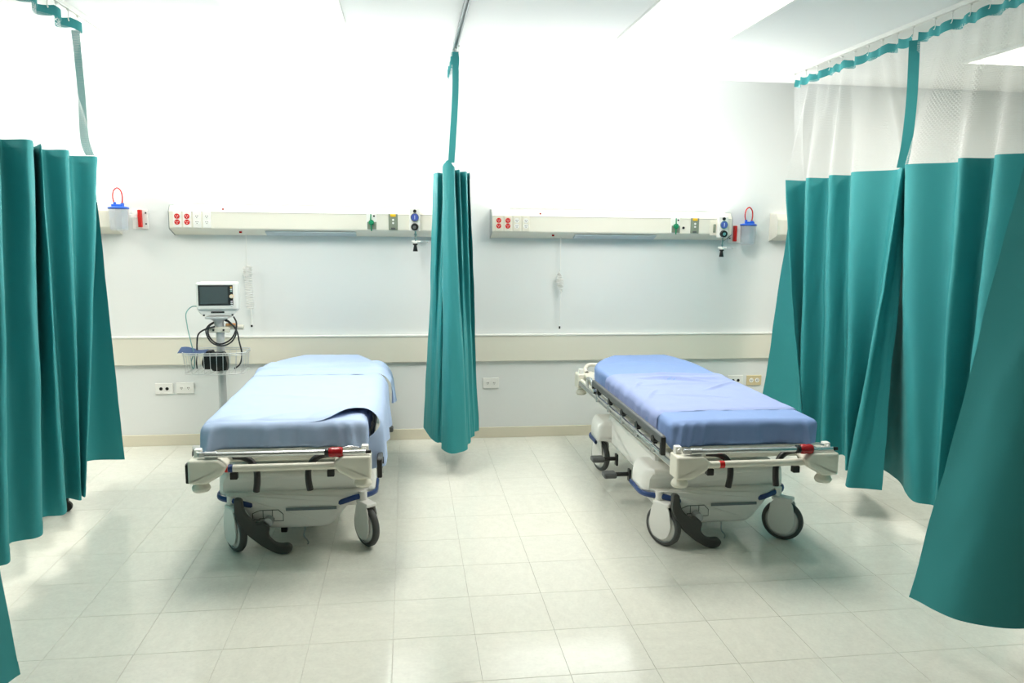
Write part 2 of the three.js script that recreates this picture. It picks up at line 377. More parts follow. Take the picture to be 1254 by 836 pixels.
function strap(g, pts, w, dir, m = M.curtain, name = 'edge_strap') { // a flat ribbon through the points
  const c = new THREE.CatmullRomCurve3(pts.map(p => V(...p)));
  return mk(name, grid(2, 30, (u, v) => { const p = c.getPoint(v), tw = Math.sin(v * 6) * .12; return [p.x + (u - .5) * w * Math.cos(dir + tw), p.y, p.z + (u - .5) * w * Math.sin(dir + tw)]; }, (u, v) => [u * w / .011, v * .65 / .019]), m, g);
}
function track(x0, z0, x1, z1, label, m0 = M.white) {
  const g = thing('curtain_track', label, 'curtain track', [0, 0, 0]);
  const l = Math.hypot(x1 - x0, z1 - z0), a = Math.atan2(x1 - x0, z1 - z0);
  const sh = poly([[-.013, 0], [.013, 0], [.013, -.022], [.005, -.022], [.005, -.018], [.009, -.018], [.009, -.004], [-.009, -.004], [-.009, -.018], [-.005, -.018], [-.005, -.022], [-.013, -.022]]);
  const m = mk('rail', ext(sh, l, 0), m0, g); m.position.set(x0, CEIL - .001, z0); m.rotation.y = a;
}
track(-1.66, .22, -1.66, 5.2, 'white metal curtain track on the ceiling above the long curtain on the monitor side');
track(.295, .15, .295, 5.0, 'grey metal curtain track on the ceiling leading to the bunched curtain', M.alu);
track(2.6, .30, 2.6, 5.2, 'white metal curtain track on the ceiling above the two-panel curtain');
const lin = (x0, z0, x1, z1) => t => [x0 + (x1 - x0) * t, z0 + (z1 - z0) * t];
{ // left curtain
  const g = thing('cubicle_curtain', 'long teal cubicle curtain with white net top on the monitor side', 'curtain');
  const cols = [[-1.72, 0.86, -1.64, 0.888], [-1.78, 0.8, -1.84, 0.904], [-1.6, 1.148, -1.61, 1.54], [-1.71, 1.161, -1.67, 1.46], [-1.61, 1.485, -1.61, 1.586], [-1.71, 1.472, -1.69, 1.548], [-1.61, 1.736, -1.61, 1.781], [-1.71, 1.586, -1.69, 1.803], [-1.58, 1.923, -1.6, 2.05], [-1.7, 1.899, -1.69, 2.105], [-1.6, 2.139, -1.6, 2.33], [-1.7, 2.123, -1.69, 2.367], [-1.6, 2.356, -1.6, 2.584], [-1.7, 2.359, -1.7, 2.603], [-1.62, 2.68, -1.62, 2.907]];
  const tr = t => [-1.66 + .03 * Math.sin(t * 40), 1.1 + 1.55 * t];
  curtainPanel(g, cols, { track: tr, phase: 2 });
  const hp = []; for (let t = 0; t <= 1.001; t += 1 / 13) hp.push(tr(t)); hooks(g, hp);
  strap(g, [[-1.665, 2.5, 1.13], [-1.655, 2.2, 1.13], [-1.66, 1.95, 1.11], [-1.63, 1.875, 1.14]], .05, .35, M.curtain);
  strap(g, [[-1.662, 2.5, 1.134], [-1.652, 2.2, 1.134], [-1.657, 1.95, 1.114], [-1.627, 1.875, 1.144]], .056, .35, M.net, 'net_edging');
}
{ // right curtain: two panels on one track
  const g = thing('cubicle_curtain', 'long teal cubicle curtain of two panels beside the stretcher with exposed side rail', 'curtain');
  const c1 = [[2.72, 0.266, 2.62, 0.151], [2.8, 0.254, 2.74, 0.515], [2.53, 0.517, 2.5, 1.051], [2.69, 0.491, 2.64, 0.781], [2.56, 0.757, 2.51, 0.959], [2.69, 0.77, 2.66, 0.933], [2.57, 1.016, 2.52, 1.231], [2.69, 1.03, 2.66, 1.212], [2.56, 1.277, 2.5, 1.514], [2.69, 1.455, 2.66, 1.387], [2.62, 1.629, 2.34, 1.789], [2.7, 1.562, 2.42, 1.82], [2.72, 1.54, 2.5, 1.856]];
  const t1 = t => [2.6 + .012 * Math.sin(t * 60), .42 + 1.24 * t];
  curtainPanel(g, c1, { track: t1, phase: 5 });
  const c2 = [[2.76, 1.439, 2.74, 1.45], [2.66, 1.606, 2.69, 1.715], [2.54, 1.799, 2.56, 2.047], [2.69, 1.954, 2.62, 2.101], [2.56, 2.15, 2.5, 2.282], [2.7, 2.179, 2.62, 2.249], [2.6, 2.329, 2.5, 2.443], [2.7, 2.434, 2.64, 2.595], [2.6, 2.587, 2.58, 2.71]];
  const t2 = t => [2.6 + .012 * Math.sin(t * 50), 1.70 + .98 * t];
  curtainPanel(g, c2, { track: t2, phase: 9 });
  const hp = []; for (let i = 0; i <= 9; i++) hp.push(t1(i / 9)); for (let i = 1; i <= 8; i++) hp.push(t2(i / 8)); hooks(g, hp);
  strap(g, [[2.6, 2.505, 1.675], [2.60, 2.2, 1.69], [2.585, 1.98, 1.70], [2.57, 1.86, 1.70]], .052, .55);
}
{ // centre curtain, bunched at the wall
  const g = thing('cubicle_curtain', 'teal cubicle curtain bunched together between the two stretchers', 'curtain');
  const c = [[.175, .42, .105, .30], [.20, .52, .135, .52], [.235, .46, .15, .60], [.235, .62, .185, .70], [.262, .56, .205, .70], [.215, .84, .21, .86], [.245, .90, .265, .955], [.275, .90, .36, .88], [.292, .74, .368, .78], [.315, .80, .395, .72], [.335, .62, .41, .60], [.365, .66, .435, .56], [.385, .50, .445, .46], [.395, .58, .478, .42]];
  const tr = t => [.295 + .02 * Math.sin(t * 70), .2 + .62 * t];
  curtainPanel(g, c, { track: tr, phase: 13, lift: t => .045 * Math.exp(-Math.pow((t - .46) / .07, 2)) });
  const hp = []; for (let i = 0; i <= 10; i++) hp.push(tr(i / 10)); hooks(g, hp);
  strap(g, [[.292, 2.54, .82], [.288, 2.3, .86], [.272, 2.05, .90], [.262, 1.90, .905]], .038, .15);
}
{ // nearer curtains that close the ends of the bays
  const g = thing('cubicle_curtain', 'flaring dark teal curtain hanging in front of the two-panel curtain', 'curtain');
  const c = [[2.03, 3.18, 1.862, 3.00], [2.13, 3.32, 1.93, 3.19], [2.24, 3.36, 2.13, 3.26], [2.30, 3.22, 2.24, 3.12], [2.40, 3.28, 2.40, 3.30], [2.52, 3.20, 2.56, 3.16], [2.66, 3.32, 2.74, 3.34], [2.8, 3.22, 2.9, 3.2], [2.95, 3.32, 3.05, 3.32]];
  const tr = t => [2.06 + 1.0 * t, 3.26 + .01 * Math.sin(t * 40)];
  curtainPanel(g, c, { track: tr, phase: 17, top: 1.965 });
  strap(g, [[2.06, 2.51, 3.22], [2.05, 2.2, 3.2], [2.03, 1.96, 3.18]], .05, .3);
  const hp = []; for (let i = 0; i <= 8; i++) hp.push(tr(i / 8)); hooks(g, hp);
  track(1.95, 3.26, 4.9, 3.26, 'metal curtain track above the flaring dark teal curtain');
  const h = thing('cubicle_curtain', 'sliver of teal curtain in front of the long curtain on monitor side', 'curtain');
  const d = [[-1.33, 3.12, -1.17, 3.16], [-1.42, 3.28, -1.24, 3.32], [-1.54, 3.18, -1.42, 3.20], [-1.66, 3.30, -1.56, 3.32], [-1.8, 3.18, -1.74, 3.18], [-1.95, 3.28, -1.92, 3.3]];
  const tl = t => [-1.36 - .6 * t, 3.24 + .01 * Math.sin(t * 40)];
  curtainPanel(h, d, { track: tl, phase: 23 });
  const hq = []; for (let i = 0; i <= 5; i++) hq.push(tl(i / 5)); hooks(h, hq);
  track(-3.9, 3.24, -1.25, 3.24, 'metal curtain track above the sliver of teal curtain');
}

// ------------------------------------------------------------------ stretchers
const ridge = (x, z, x0, z0, x1, z1, w, h) => {
  const dx = x1 - x0, dz = z1 - z0, l2 = dx * dx + dz * dz; let t = ((x - x0) * dx + (z - z0) * dz) / l2;
  const over = t < 0 ? -t : t > 1 ? t - 1 : 0; t = Math.min(1, Math.max(0, t));
  const d = Math.hypot(x - x0 - t * dx, z - z0 - t * dz);
  return h * Math.exp(-(d * d) / (w * w)) * Math.sin(Math.PI * (.08 + .84 * t));
};
const MW = .70, MH = .122, ML = 1.88, MR = .036, MY = .618, MZ = -.06; // mattress size and centre
function taper(z, shift) { // half width factor and sideways shift toward the head end
  const t = Math.min(1, Math.max(0, (-z - .50) / .5));
  return [1 - .52 * t * t, shift * t * t];
}
function wrinkleField(o) {
  return (x, z) => {
    let y = .003 * N(x * 5, z * 4, o.s) + .0015 * N(x * 17, z * 13, o.s + 4);
    for (const r of o.ridges) y += ridge(x, z, ...r);
    return y;
  };
}
function mattressGeo(o) {
  const g = mergeVertices((() => { const b = new THREE.BoxGeometry(MW, MH, ML, 110, 12, 170); b.deleteAttribute('normal'); b.deleteAttribute('uv'); return b; })());
  const p = g.attributes.position, uv = [];
  for (let i = 0; i < p.count; i++) {
    let x = p.getX(i), y = p.getY(i), z = p.getZ(i);
    const ix = Math.max(-MW / 2 + MR, Math.min(MW / 2 - MR, x)), iy = Math.max(-MH / 2 + MR, Math.min(MH / 2 - MR, y)), iz = Math.max(-ML / 2 + MR, Math.min(ML / 2 - MR, z));
    const dx = x - ix, dy = y - iy, dz = z - iz, l = Math.hypot(dx, dy, dz) || 1;
    x = ix + dx / l * MR; y = iy + dy / l * MR; z = iz + dz / l * MR;
    const nx = dx / l, ny = dy / l, nz = dz / l;
    const [k, s] = taper(z + MZ, o.shift); x = x * k + s;
    const side = Math.max(0, 1 - Math.max(0, ny)), low = Math.max(0, (MH / 2 - y) / MH);
    const fold = side * low * (.024 * N(x * 9, z * 8, o.s + 2) + .012 * N(x * 22, z * 19, o.s + 6));
    x += nx * fold; z += nz * fold * 1.2;
    if (ny > .2) y += o.field(x, z + MZ) * ny;
    if (nz > .6) for (const [px, pa] of o.pleats) { const k2 = (x - px - low * .02 * Math.sign(px)) / .012; z += pa * Math.exp(-k2 * k2) * (.25 + low); }
    // slack cloth tucked at the foot corners
    const c = Math.exp(-((Math.abs(x) - .33) ** 2) / .004 - ((z - ML / 2) ** 2) / .006); x += Math.sign(x) * c * .008; y -= c * (y < 0 ? .02 : .004);
    p.setXYZ(i, x, y, z); uv.push(x * 2 + y, z * 2);
  }
  g.setAttribute('uv', new THREE.Float32BufferAttribute(uv, 2));
  g.computeVertexNormals(); g.translate(0, MY, MZ); return g;
}
// a point on the mattress skin: a runs from left underside over the top to right underside
function skin(a, z, off, o, dropL, dropR) {
  const [k, s] = taper(z, o.shift), hw = MW / 2, arc = MR * Math.PI / 2, flat = MW - 2 * MR;
  const total = dropL + arc + flat + arc + dropR; let d = a * total, x, y, nx, ny;
  if (d < dropL) { x = -hw; y = MY + MH / 2 - MR - (dropL - d); nx = -1; ny = 0; }
  else if ((d -= dropL) < arc) { const t = d / arc * Math.PI / 2; nx = -Math.cos(t); ny = Math.sin(t); x = -hw + MR + nx * MR; y = MY + MH / 2 - MR + ny * MR; }
  else if ((d -= arc) < flat) { x = -hw + MR + d; y = MY + MH / 2; nx = 0; ny = 1; }
  else if ((d -= flat) < arc) { const t = d / arc * Math.PI / 2; nx = Math.sin(t); ny = Math.cos(t); x = hw - MR + nx * MR; y = MY + MH / 2 - MR + ny * MR; }
  else { d -= arc; x = hw; y = MY + MH / 2 - MR - d; nx = 1; ny = 0; }
  const X = x * k + s;
  return { x: X + nx * off, y: y + ny * off + (ny > .2 ? o.field(X, z) * ny : 0), nx, ny, side: 1 - Math.max(0, ny) };
}

const bow = x => 3.2 * Math.pow(Math.max(0, Math.abs(x) - .2), 2); // the covers are rounded in plan
const frontHood = (() => { // outline of the base cover seen from the foot end
  const R = [[.368, .245, .012], [.368, .32, .03], [.345, .368, .05], [-.345, .368, .05], [-.368, .32, .03], [-.368, .245, .012], [-.285, .24, .02], [-.225, .18, .04], [-.185, .1, .03], [.16, .1, .05], [.22, .18, .05], [.285, .24, .02]];
  const g = ext(roundPoly(R, .02), .28, .026, 8, 4), p = g.attributes.position;
  for (let i = 0; i < p.count; i++) if (p.getZ(i) > .2) p.setZ(i, p.getZ(i) - bow(p.getX(i)));
  g.computeVertexNormals(); return g;
})();
const endBand = (() => { // navy bumper strip that follows the shoulder of the cover
  const make = s => {
    const pts = [[s * .20, .216, .625], [s * .235, .232, .637], [s * .27, .239, .625], [s * .31, .24, .602], [s * .35, .24, .573], [s * .372, .24, .535], [s * .374, .24, .46], [s * .374, .24, .37]];
    const c = new THREE.CatmullRomCurve3(pts.map(p => V(...p)));
    return grid(24, 8, (u, v) => {
      const p = c.getPoint(u), t = c.getTangent(u), n = V(t.z, 0, -t.x).normalize(), a = v * Math.PI * 2;
      return [p.x + n.x * .008 * Math.cos(a), p.y + .014 * Math.sin(a), p.z + n.z * .008 * Math.cos(a)];
    });
  };
  return [make(-1), make(1)];
})();
const tireGeo = lathe([[.078, -.014], [.084, -.017], [.094, -.015], [.1, -.007], [.1, .007], [.094, .015], [.084, .017], [.078, .014]], 40).rotateZ(Math.PI / 2);
const discGeo = lathe([[0, .019], [.05, .018], [.072, .014], [.079, .010], [.079, -.010], [.072, -.014], [.05, -.018], [0, -.019]], 40).rotateZ(Math.PI / 2);
const ringGeo = merge([new THREE.TorusGeometry(.079, .0022, 8, 40).rotateY(Math.PI / 2).translate(.0145, 0, 0), new THREE.TorusGeometry(.079, .0022, 8, 40).rotateY(Math.PI / 2).translate(-.0145, 0, 0)]);
const podGeo = merge([-1, 1].map(s => ext(roundPoly([[-.05, .215], [.05, .215], [.068, .1], [.045, .048], [0, .032], [-.045, .048], [-.068, .1]], .04), .007, .003, 8).rotateY(Math.PI / 2).translate(s * .0255 - .0035, 0, 0)).concat([rbox(.058, .02, .10, .008, 0, .212, 0), cylY(.02, .06, 0, .235, -.03)]));
function stretcher(pos, label, o) {
  const g = thing('hospital_stretcher', label, 'stretcher', pos);
  // wheeled base
  const base = part('base', g);
  mk('foot_cover', frontHood.clone().translate(0, 0, .355), M.white, base);
  mk('head_cover', frontHood.clone().rotateY(Math.PI).translate(0, 0, -.355), M.white, base);
  mk('middle_cover', ext(roundPoly([[.13, .135], [.45, .135], [.45, .40], [-.45, .40], [-.45, .225], [.11, .225]], .02), .56, .02).rotateY(-Math.PI / 2).translate(.28, 0, 0), M.white, base);
  for (const s of [0, 1]) { mk('bumper_strip', endBand[s], M.navy, base); mk('bumper_strip', endBand[s].clone().rotateY(Math.PI), M.navy, base); }
  mk('accent_stripe', rbox(.235, .014, .004, .001, .072, .197, .6355), M.stripe, base);
  const dl = [[-.198, .192, -.198, .222], [-.198, .222, -.165, .236], [-.165, .236, -.08, .236], [-.08, .236, -.058, .214], [-.058, .214, -.058, .182], [-.058, .182, -.1, .182], [-.1, .182, -.1, .196], [-.1, .196, -.166, .196], [-.166, .196, -.166, .19], [-.166, .19, -.198, .192], [-.15, .236, -.15, .196], [-.107, .236, -.107, .196]];
  mk('brake_diagram', merge(dl.map(([a, b, c, d]) => { const q = box(Math.hypot(c - a, d - b) + .002, .0026, .003); q.rotateZ(Math.atan2(d - b, c - a)); return at(q, (a + c) / 2, (b + d) / 2 - .04, .635); })), M.line, base);
  mk('lift_column', merge([cylY(.05, .16, 0, .45, .38), cylY(.05, .16, 0, .45, -.38)]), M.alu, base);
  mk('under_gear', merge([rbox(.10, .06, .08, .01, -.045, .10, .5), rbox(.03, .04, .03, .006, -.07, .07, .54), rbox(.08, .03, .9, .006, 0, .12, 0)]), M.black, base);
  mk('ground_chain', tube([[.03, .11, .58], [.034, .08, .585], [.03, .05, .6], [.045, .03, .605], [.05, .012, .6], [.045, .006, .6]], .0035, 30, 6), M.alu, base);
  // brake and steer pedals
  const ped = roundPoly([[-.262, .318, .018], [-.226, .312, .014], [-.216, .238, .03], [-.165, .190, .02], [-.138, .198, .012], [-.104, .168, .018], [-.116, .130, .02], [-.078, .086, .03], [-.02, .088, .02], [-.002, .066, .018], [-.02, .040, .02], [-.075, .040, .03], [-.138, .078, .02], [-.205, .136, .02], [-.262, .222, .03]], .012);
  mk('brake_pedal', ext(ped, .034, .008, 6, 3).translate(-.005, -.036, .672), M.pedal, base);
  mk('pedal_boss', cylZ(.022, .07, -.122, .15, .645), M.alu, base);
  mk('brake_pedal', ext(ped, .034, .008, 6, 3).rotateY(Math.PI).translate(.005, -.036, -.672), M.pedal, base);
  for (const [s, z, y, len] of [[-1, -.22, .18, .10], [-1, .05, .172, .10], [1, -.58, .26, .10]]) {
    const pp = mk('lift_pedal', rbox(.075, .03, .07, .01, s * (.30 + len), y, z), M.greyBar, base);
    mk('pedal_arm', merge([cylX(.012, len, s * (.28 + len / 2), y, z), rbox(.014, .07, .04, .005, s * .285, y - .006, z)]), M.black, pp);
  }
  // casters
  [[-.30, .60, o.cast[0]], [.31, .60, o.cast[1]], [-.30, -.60, o.cast[2]], [.30, -.60, o.cast[3]]].forEach(([x, z, a]) => {
    const c = part('caster', base, [x, 0, z]); c.rotation.y = a;
    const w = mk('wheel', tireGeo, M.rubber, c); w.position.set(0, .1, .035);
    const dsc = mk('wheel_disc', discGeo, M.white, c); dsc.position.copy(w.position);
    const rg = mk('wheel_ring', ringGeo, M.alu, c); rg.position.copy(w.position);
    mk('fork', podGeo, M.white, c).position.set(0, 0, .033);
  });
  // litter frame
  const fr = part('litter_frame', g);
  for (const s of [-1, 1]) { mk('side_bar', rbox(.026, .05, 1.92, .008, s * .342, .498, 0), M.cream, fr); mk('edge_strip', rbox(.012, .026, 1.86, .004, s * .357, .498, 0), M.alu, fr); }
  mk('deck', merge([rbox(.655, .022, 1.86, .008, 0, .548, -.06), rbox(.60, .055, .03, .01, 0, .535, .87), rbox(.60, .055, .03, .01, 0, .52, -.95), ...[-.6, -.2, .2, .6].map(z => rbox(.66, .03, .05, .006, 0, .50, z))]), M.cream, fr);
  for (const e of [1, -1]) {
    mk('end_bar', cylX(.0155, .52, 0, .512, e * .985), M.cream, fr);
    for (const s of [-1, 1]) {
      const cb = ext(roundPoly([[s * .372, .56, .012], [s * .372, .458, .01], [s * .30, .456, .012], [s * .235, .494, .01], [s * .215, .53, .01], [s * .25, .56, .012]], .01), .10, .012, 6, 3);
      const blk = mk('corner_block', cb.translate(0, 0, e > 0 ? .925 : -1.025), M.cream, fr);
      mk('bumper_roller', lathe([[0, .018], [.022, .018], [.026, .01], [.036, -.004], [.038, -.014], [.032, -.024], [0, -.027]], 24).translate(s * .335, .437, e * .965), M.cream, blk);
      mk('pole_socket', merge([rbox(.03, .034, .034, .005, s * .345, .574, e * .95), cylZ(.0075, .012, s * .345, .576, e * .972)]), M.white, blk);
    }
  }
  for (const x of [-.2, .2]) mk('stop_block', rbox(.03, .03, .03, .003, x, .475, .965), M.black, fr);
  for (const s of [-1, 1]) mk('push_handle', tube([[s * .205, .548, .93], [s * .16, .548, .952], [s * .128, .532, .965], [s * .108, .497, .968], [s * .106, .447, .97], [s * .112, .402, .968]], .014, 36, 12), M.black, fr);
  for (const s of [-1, 1]) mk('push_handle', tube([[s * .3, .56, -.96], [s * .3, .575, -1.02], [s * .27, .60, -1.04], [s * .2, .60, -1.04]], .013, 30, 12), M.cream, fr);
  // stowed infusion pole across the foot end
  const pole = part('infusion_pole', g);
  mk('pole_tube', merge([cylX(.0115, .46, -.045, .576, 1.0), cylX(.0145, .05, -.28, .577, 1.0)]), M.steel, pole);
  mk('pole_end', merge([cylX(.009, .10, .30, .573, 1.0)]), M.steel, pole);
  mk('pole_hinge', rbox(.05, .022, .022, .005, -.31, .577, .995), M.steel, pole);
  mk('pole_clip', tube([[.32, .585, .98], [.28, .59, .975], [.22, .572, .98]], .005, 10, 6), M.steel, pole);
  mk('pole_tip', cylX(.008, .035, .355, .573, 1.0), M.black, pole);
  const kb = []; for (let i = 0; i < 5; i++) kb.push([.02 + (i % 2) * .0025, -.026 + i * .0125]);
  mk('clamp_knob', lathe([[0, -.03], [.017, -.03], ...kb, [.017, .03], [0, .03]], 28).rotateZ(Math.PI / 2).translate(.225, .575, 1.0), M.redGloss, pole);
  mk('knob_collar', cylX(.018, .016, .188, .575, 1.0), M.black, pole);
  o.marks(fr);
  // folded side rails
  for (const s of [-1, 1]) {
    const r = part('side_rail', g, [s * (o.drop[s < 0 ? 0 : 1] ? .012 : 0), -o.drop[s < 0 ? 0 : 1], 0]);
    mk('top_bar', rbox(.024, .038, 1.30, .008, s * .392, .603, .25), M.greyBar, r);
    for (const [h, z] of [[.085, .89], [.05, -.39]]) mk('end_post', rbox(.022, h, .03, .006, s * .392, .618 - h / 2, z), M.black, r);
    mk('lower_bar', cylX(.009, 1.28, 0, 0, 0).rotateY(Math.PI / 2).translate(s * .392, .54, .25), M.steel, r);
    for (const z of [-.28, -.02, .24, .50, .76]) {
      const st = mk('strut', merge([cylY(.008, .085, s * .392, .565, z), cylY(.013, .03, s * .392, .528, z)]), M.steel, r);
      mk('pivot', merge([cylX(.017, .03, s * .392, .582, z + .03), rbox(.02, .03, .05, .005, s * .392, .572, z + .012)]), M.black, st);
    }
    mk('hoop', tube([[s * .392, .55, -.36], [s * .392, .59, -.42], [s * .392, .61, -.50], [s * .388, .59, -.58], [s * .375, .53, -.62]], .010, 30, 10), M.steel, r);
  }
  // mattress under its fitted sheet
  const mt = part('mattress', g);
  mk('fitted_sheet', mattressGeo(o), o.sheet, mt);
  return g;
}
const oR = { s: 3.3, shift: .08, sheet: M.sheetR, pleats: [[-.29, .026], [-.245, .018], [-.19, .010], [.28, .014], [.05, .005]], drop: [0, .11], cast: [.58, .87, .25, .3] };
oR.ridges = [[-.33, -.215, .32, -.17, .013, .015], [-.20, -.10, .16, .03, .012, .024], [-.05, -.08, .30, -.05, .016, .013], [-.3, -.62, .05, -.6, .016, .014], [-.28, .10, .25, .06, .014, .010], [.05, .25, .3, .05, .013, .012], [-.25, .34, .1, .42, .016, .008], [-.1, -.75, .2, -.55, .025, .008], [-.33, .45, -.2, .2, .012, .008], [-.33, .2, -.22, .0, .012, .009]];
oR.field = wrinkleField(oR);
oR.marks = fr => mk('red_band', cylX(.0165, .022, -.155, .512, .985), M.red, fr);
const oL = { s: 7.9, shift: .03, sheet: M.sheetL, pleats: [[.27, .02], [.22, .014], [-.3, .014], [-.08, .006]], drop: [.11, .11], cast: [.63, .58, .3, .2] };
oL.ridges = [[-.3, .84, -.18, .74, .02, .009], [-.12, .84, .02, .72, .02, .010], [.1, .82, .2, .66, .02, .012], [-.33, -.5, .3, -.42, .02, .014], [-.3, -.32, .1, -.36, .02, .008], [-.25, .3, .2, .45, .03, .005]];
oL.field = wrinkleField(oL);
oL.marks = fr => { mk('red_band', cylX(.0165, .012, -.224, .512, .985), M.red, fr); mk('blue_band', cylX(.0165, .018, -.208, .512, .985), M.navy, fr); };
const LP = [-.53, 0, 1.27], RP = [1.51, 0, 1.42];
stretcher(LP, 'white wheeled hospital stretcher with light blue sheets beside the monitor', oL);
stretcher(RP, 'white wheeled hospital stretcher with exposed grey side rail beside the two-panel curtain', oR);

// loose sheets laid over the mattresses
function layer(pos, o, z0, z1, off, dropL, dropR, aFrom, aTo, m, name, label, extra) {
  const g = grid(130, 150, (u, v) => {
    const a = aFrom + (aTo - aFrom) * u, z = z0 + (z1 - z0) * v, p = skin(a, z, off, o, dropL, dropR);
    const e = extra(u, v, p, z);
    return [p.x + e[0], p.y + e[1], z + e[2]];
  }, (u, v) => [u * 2.2, v * (z1 - z0) * 2]);
  const t = thing(name, label, 'sheet', pos); mk('cloth', g, m, t); return t;
}
const puff = (u, v, s) => .0015 + .0025 * N(u * 9, v * 9, s);
const sm = t => { t = Math.min(1, Math.max(0, t)); return t * t * (3 - 2 * t); };
layer(RP, oR, -.24, .69, .0045, .07, .07, 0, 1, M.sheetD, 'draw_sheet', 'blue draw sheet laid across the stretcher with exposed side rail', (u, v, p, z) => {
  const edge = (Math.exp(-Math.pow(v / .02, 2)) + Math.exp(-Math.pow((1 - v) / .02, 2))) * (-.005 + .008 * N(u * 11, 2, 5));
  const b = p.side * (.004 + .010 * N(z * 14, u * 4, 2)) * (u < .5 ? -1 : 1);
  return [b, (1 - p.side) * (puff(u, v, 3) + edge), .010 * N(u * 4, v * 3, 9)];
});
layer(LP, oL, -.20, .862, .004, .02, .20, .03, 1, M.sheetL, 'top_sheet', 'pale blue top sheet hanging down one side of the stretcher beside the monitor', (u, v, p, z) => {
  const edge = Math.exp(-Math.pow(v / .02, 2)) * (.002 + .004 * N(u * 7, 2, 5)) - Math.exp(-Math.pow((1 - v) / .02, 2)) * .012 * (1 - sm((u - .55) / .12));
  const right = Math.max(0, (u - .775) / .225), out = sm((u - .68) / .14);
  const hang = out * .062 + right * (.012 + .03 * N(z * 7, u * 2, 6.6));
  const curl = Math.exp(-Math.pow((1 - v) / .07, 2)) * Math.exp(-Math.pow((u - .66) / .10, 2)) * .022;
  const back = -.12 * Math.exp(-Math.pow((u - .71) / .085, 2)) * v;
  const wrap = sm((v - .92) / .08) * sm(right * 2.2) * .10; // the hanging side turns in round the foot corner
  return [hang - wrap, (1 - p.side) * (puff(u, v, 5) + edge) + curl + out * (1 - out) * .03, back + .006 * N(u * 5, v * 3, 4)];
});
layer(LP, oL, -.64, -.195, .007, .01, .20, .02, 1, M.sheetL, 'turned_sheet', 'rumpled blue sheet turned over at the head of the stretcher beside the monitor', (u, v, p, z) => {
  const right = Math.max(0, (u - .775) / .225), out = sm((u - .68) / .14), fold = .020 * Math.exp(-Math.pow((v - .55 + .25 * (u - .4)) / .045, 2)) * (1 - out) + .012 * Math.exp(-Math.pow((v - .25) / .05, 2)) * N(u * 4, 1, 1);
  return [out * .075 + right * (.02 + .04 * N(z * 10, u * 3, 1.1)), (1 - p.side) * (puff(u, v, 8) + fold) + right * .08 * v + out * (1 - out) * .03, .05 * right + .006 * N(u * 8, v * 2, 2)];
});

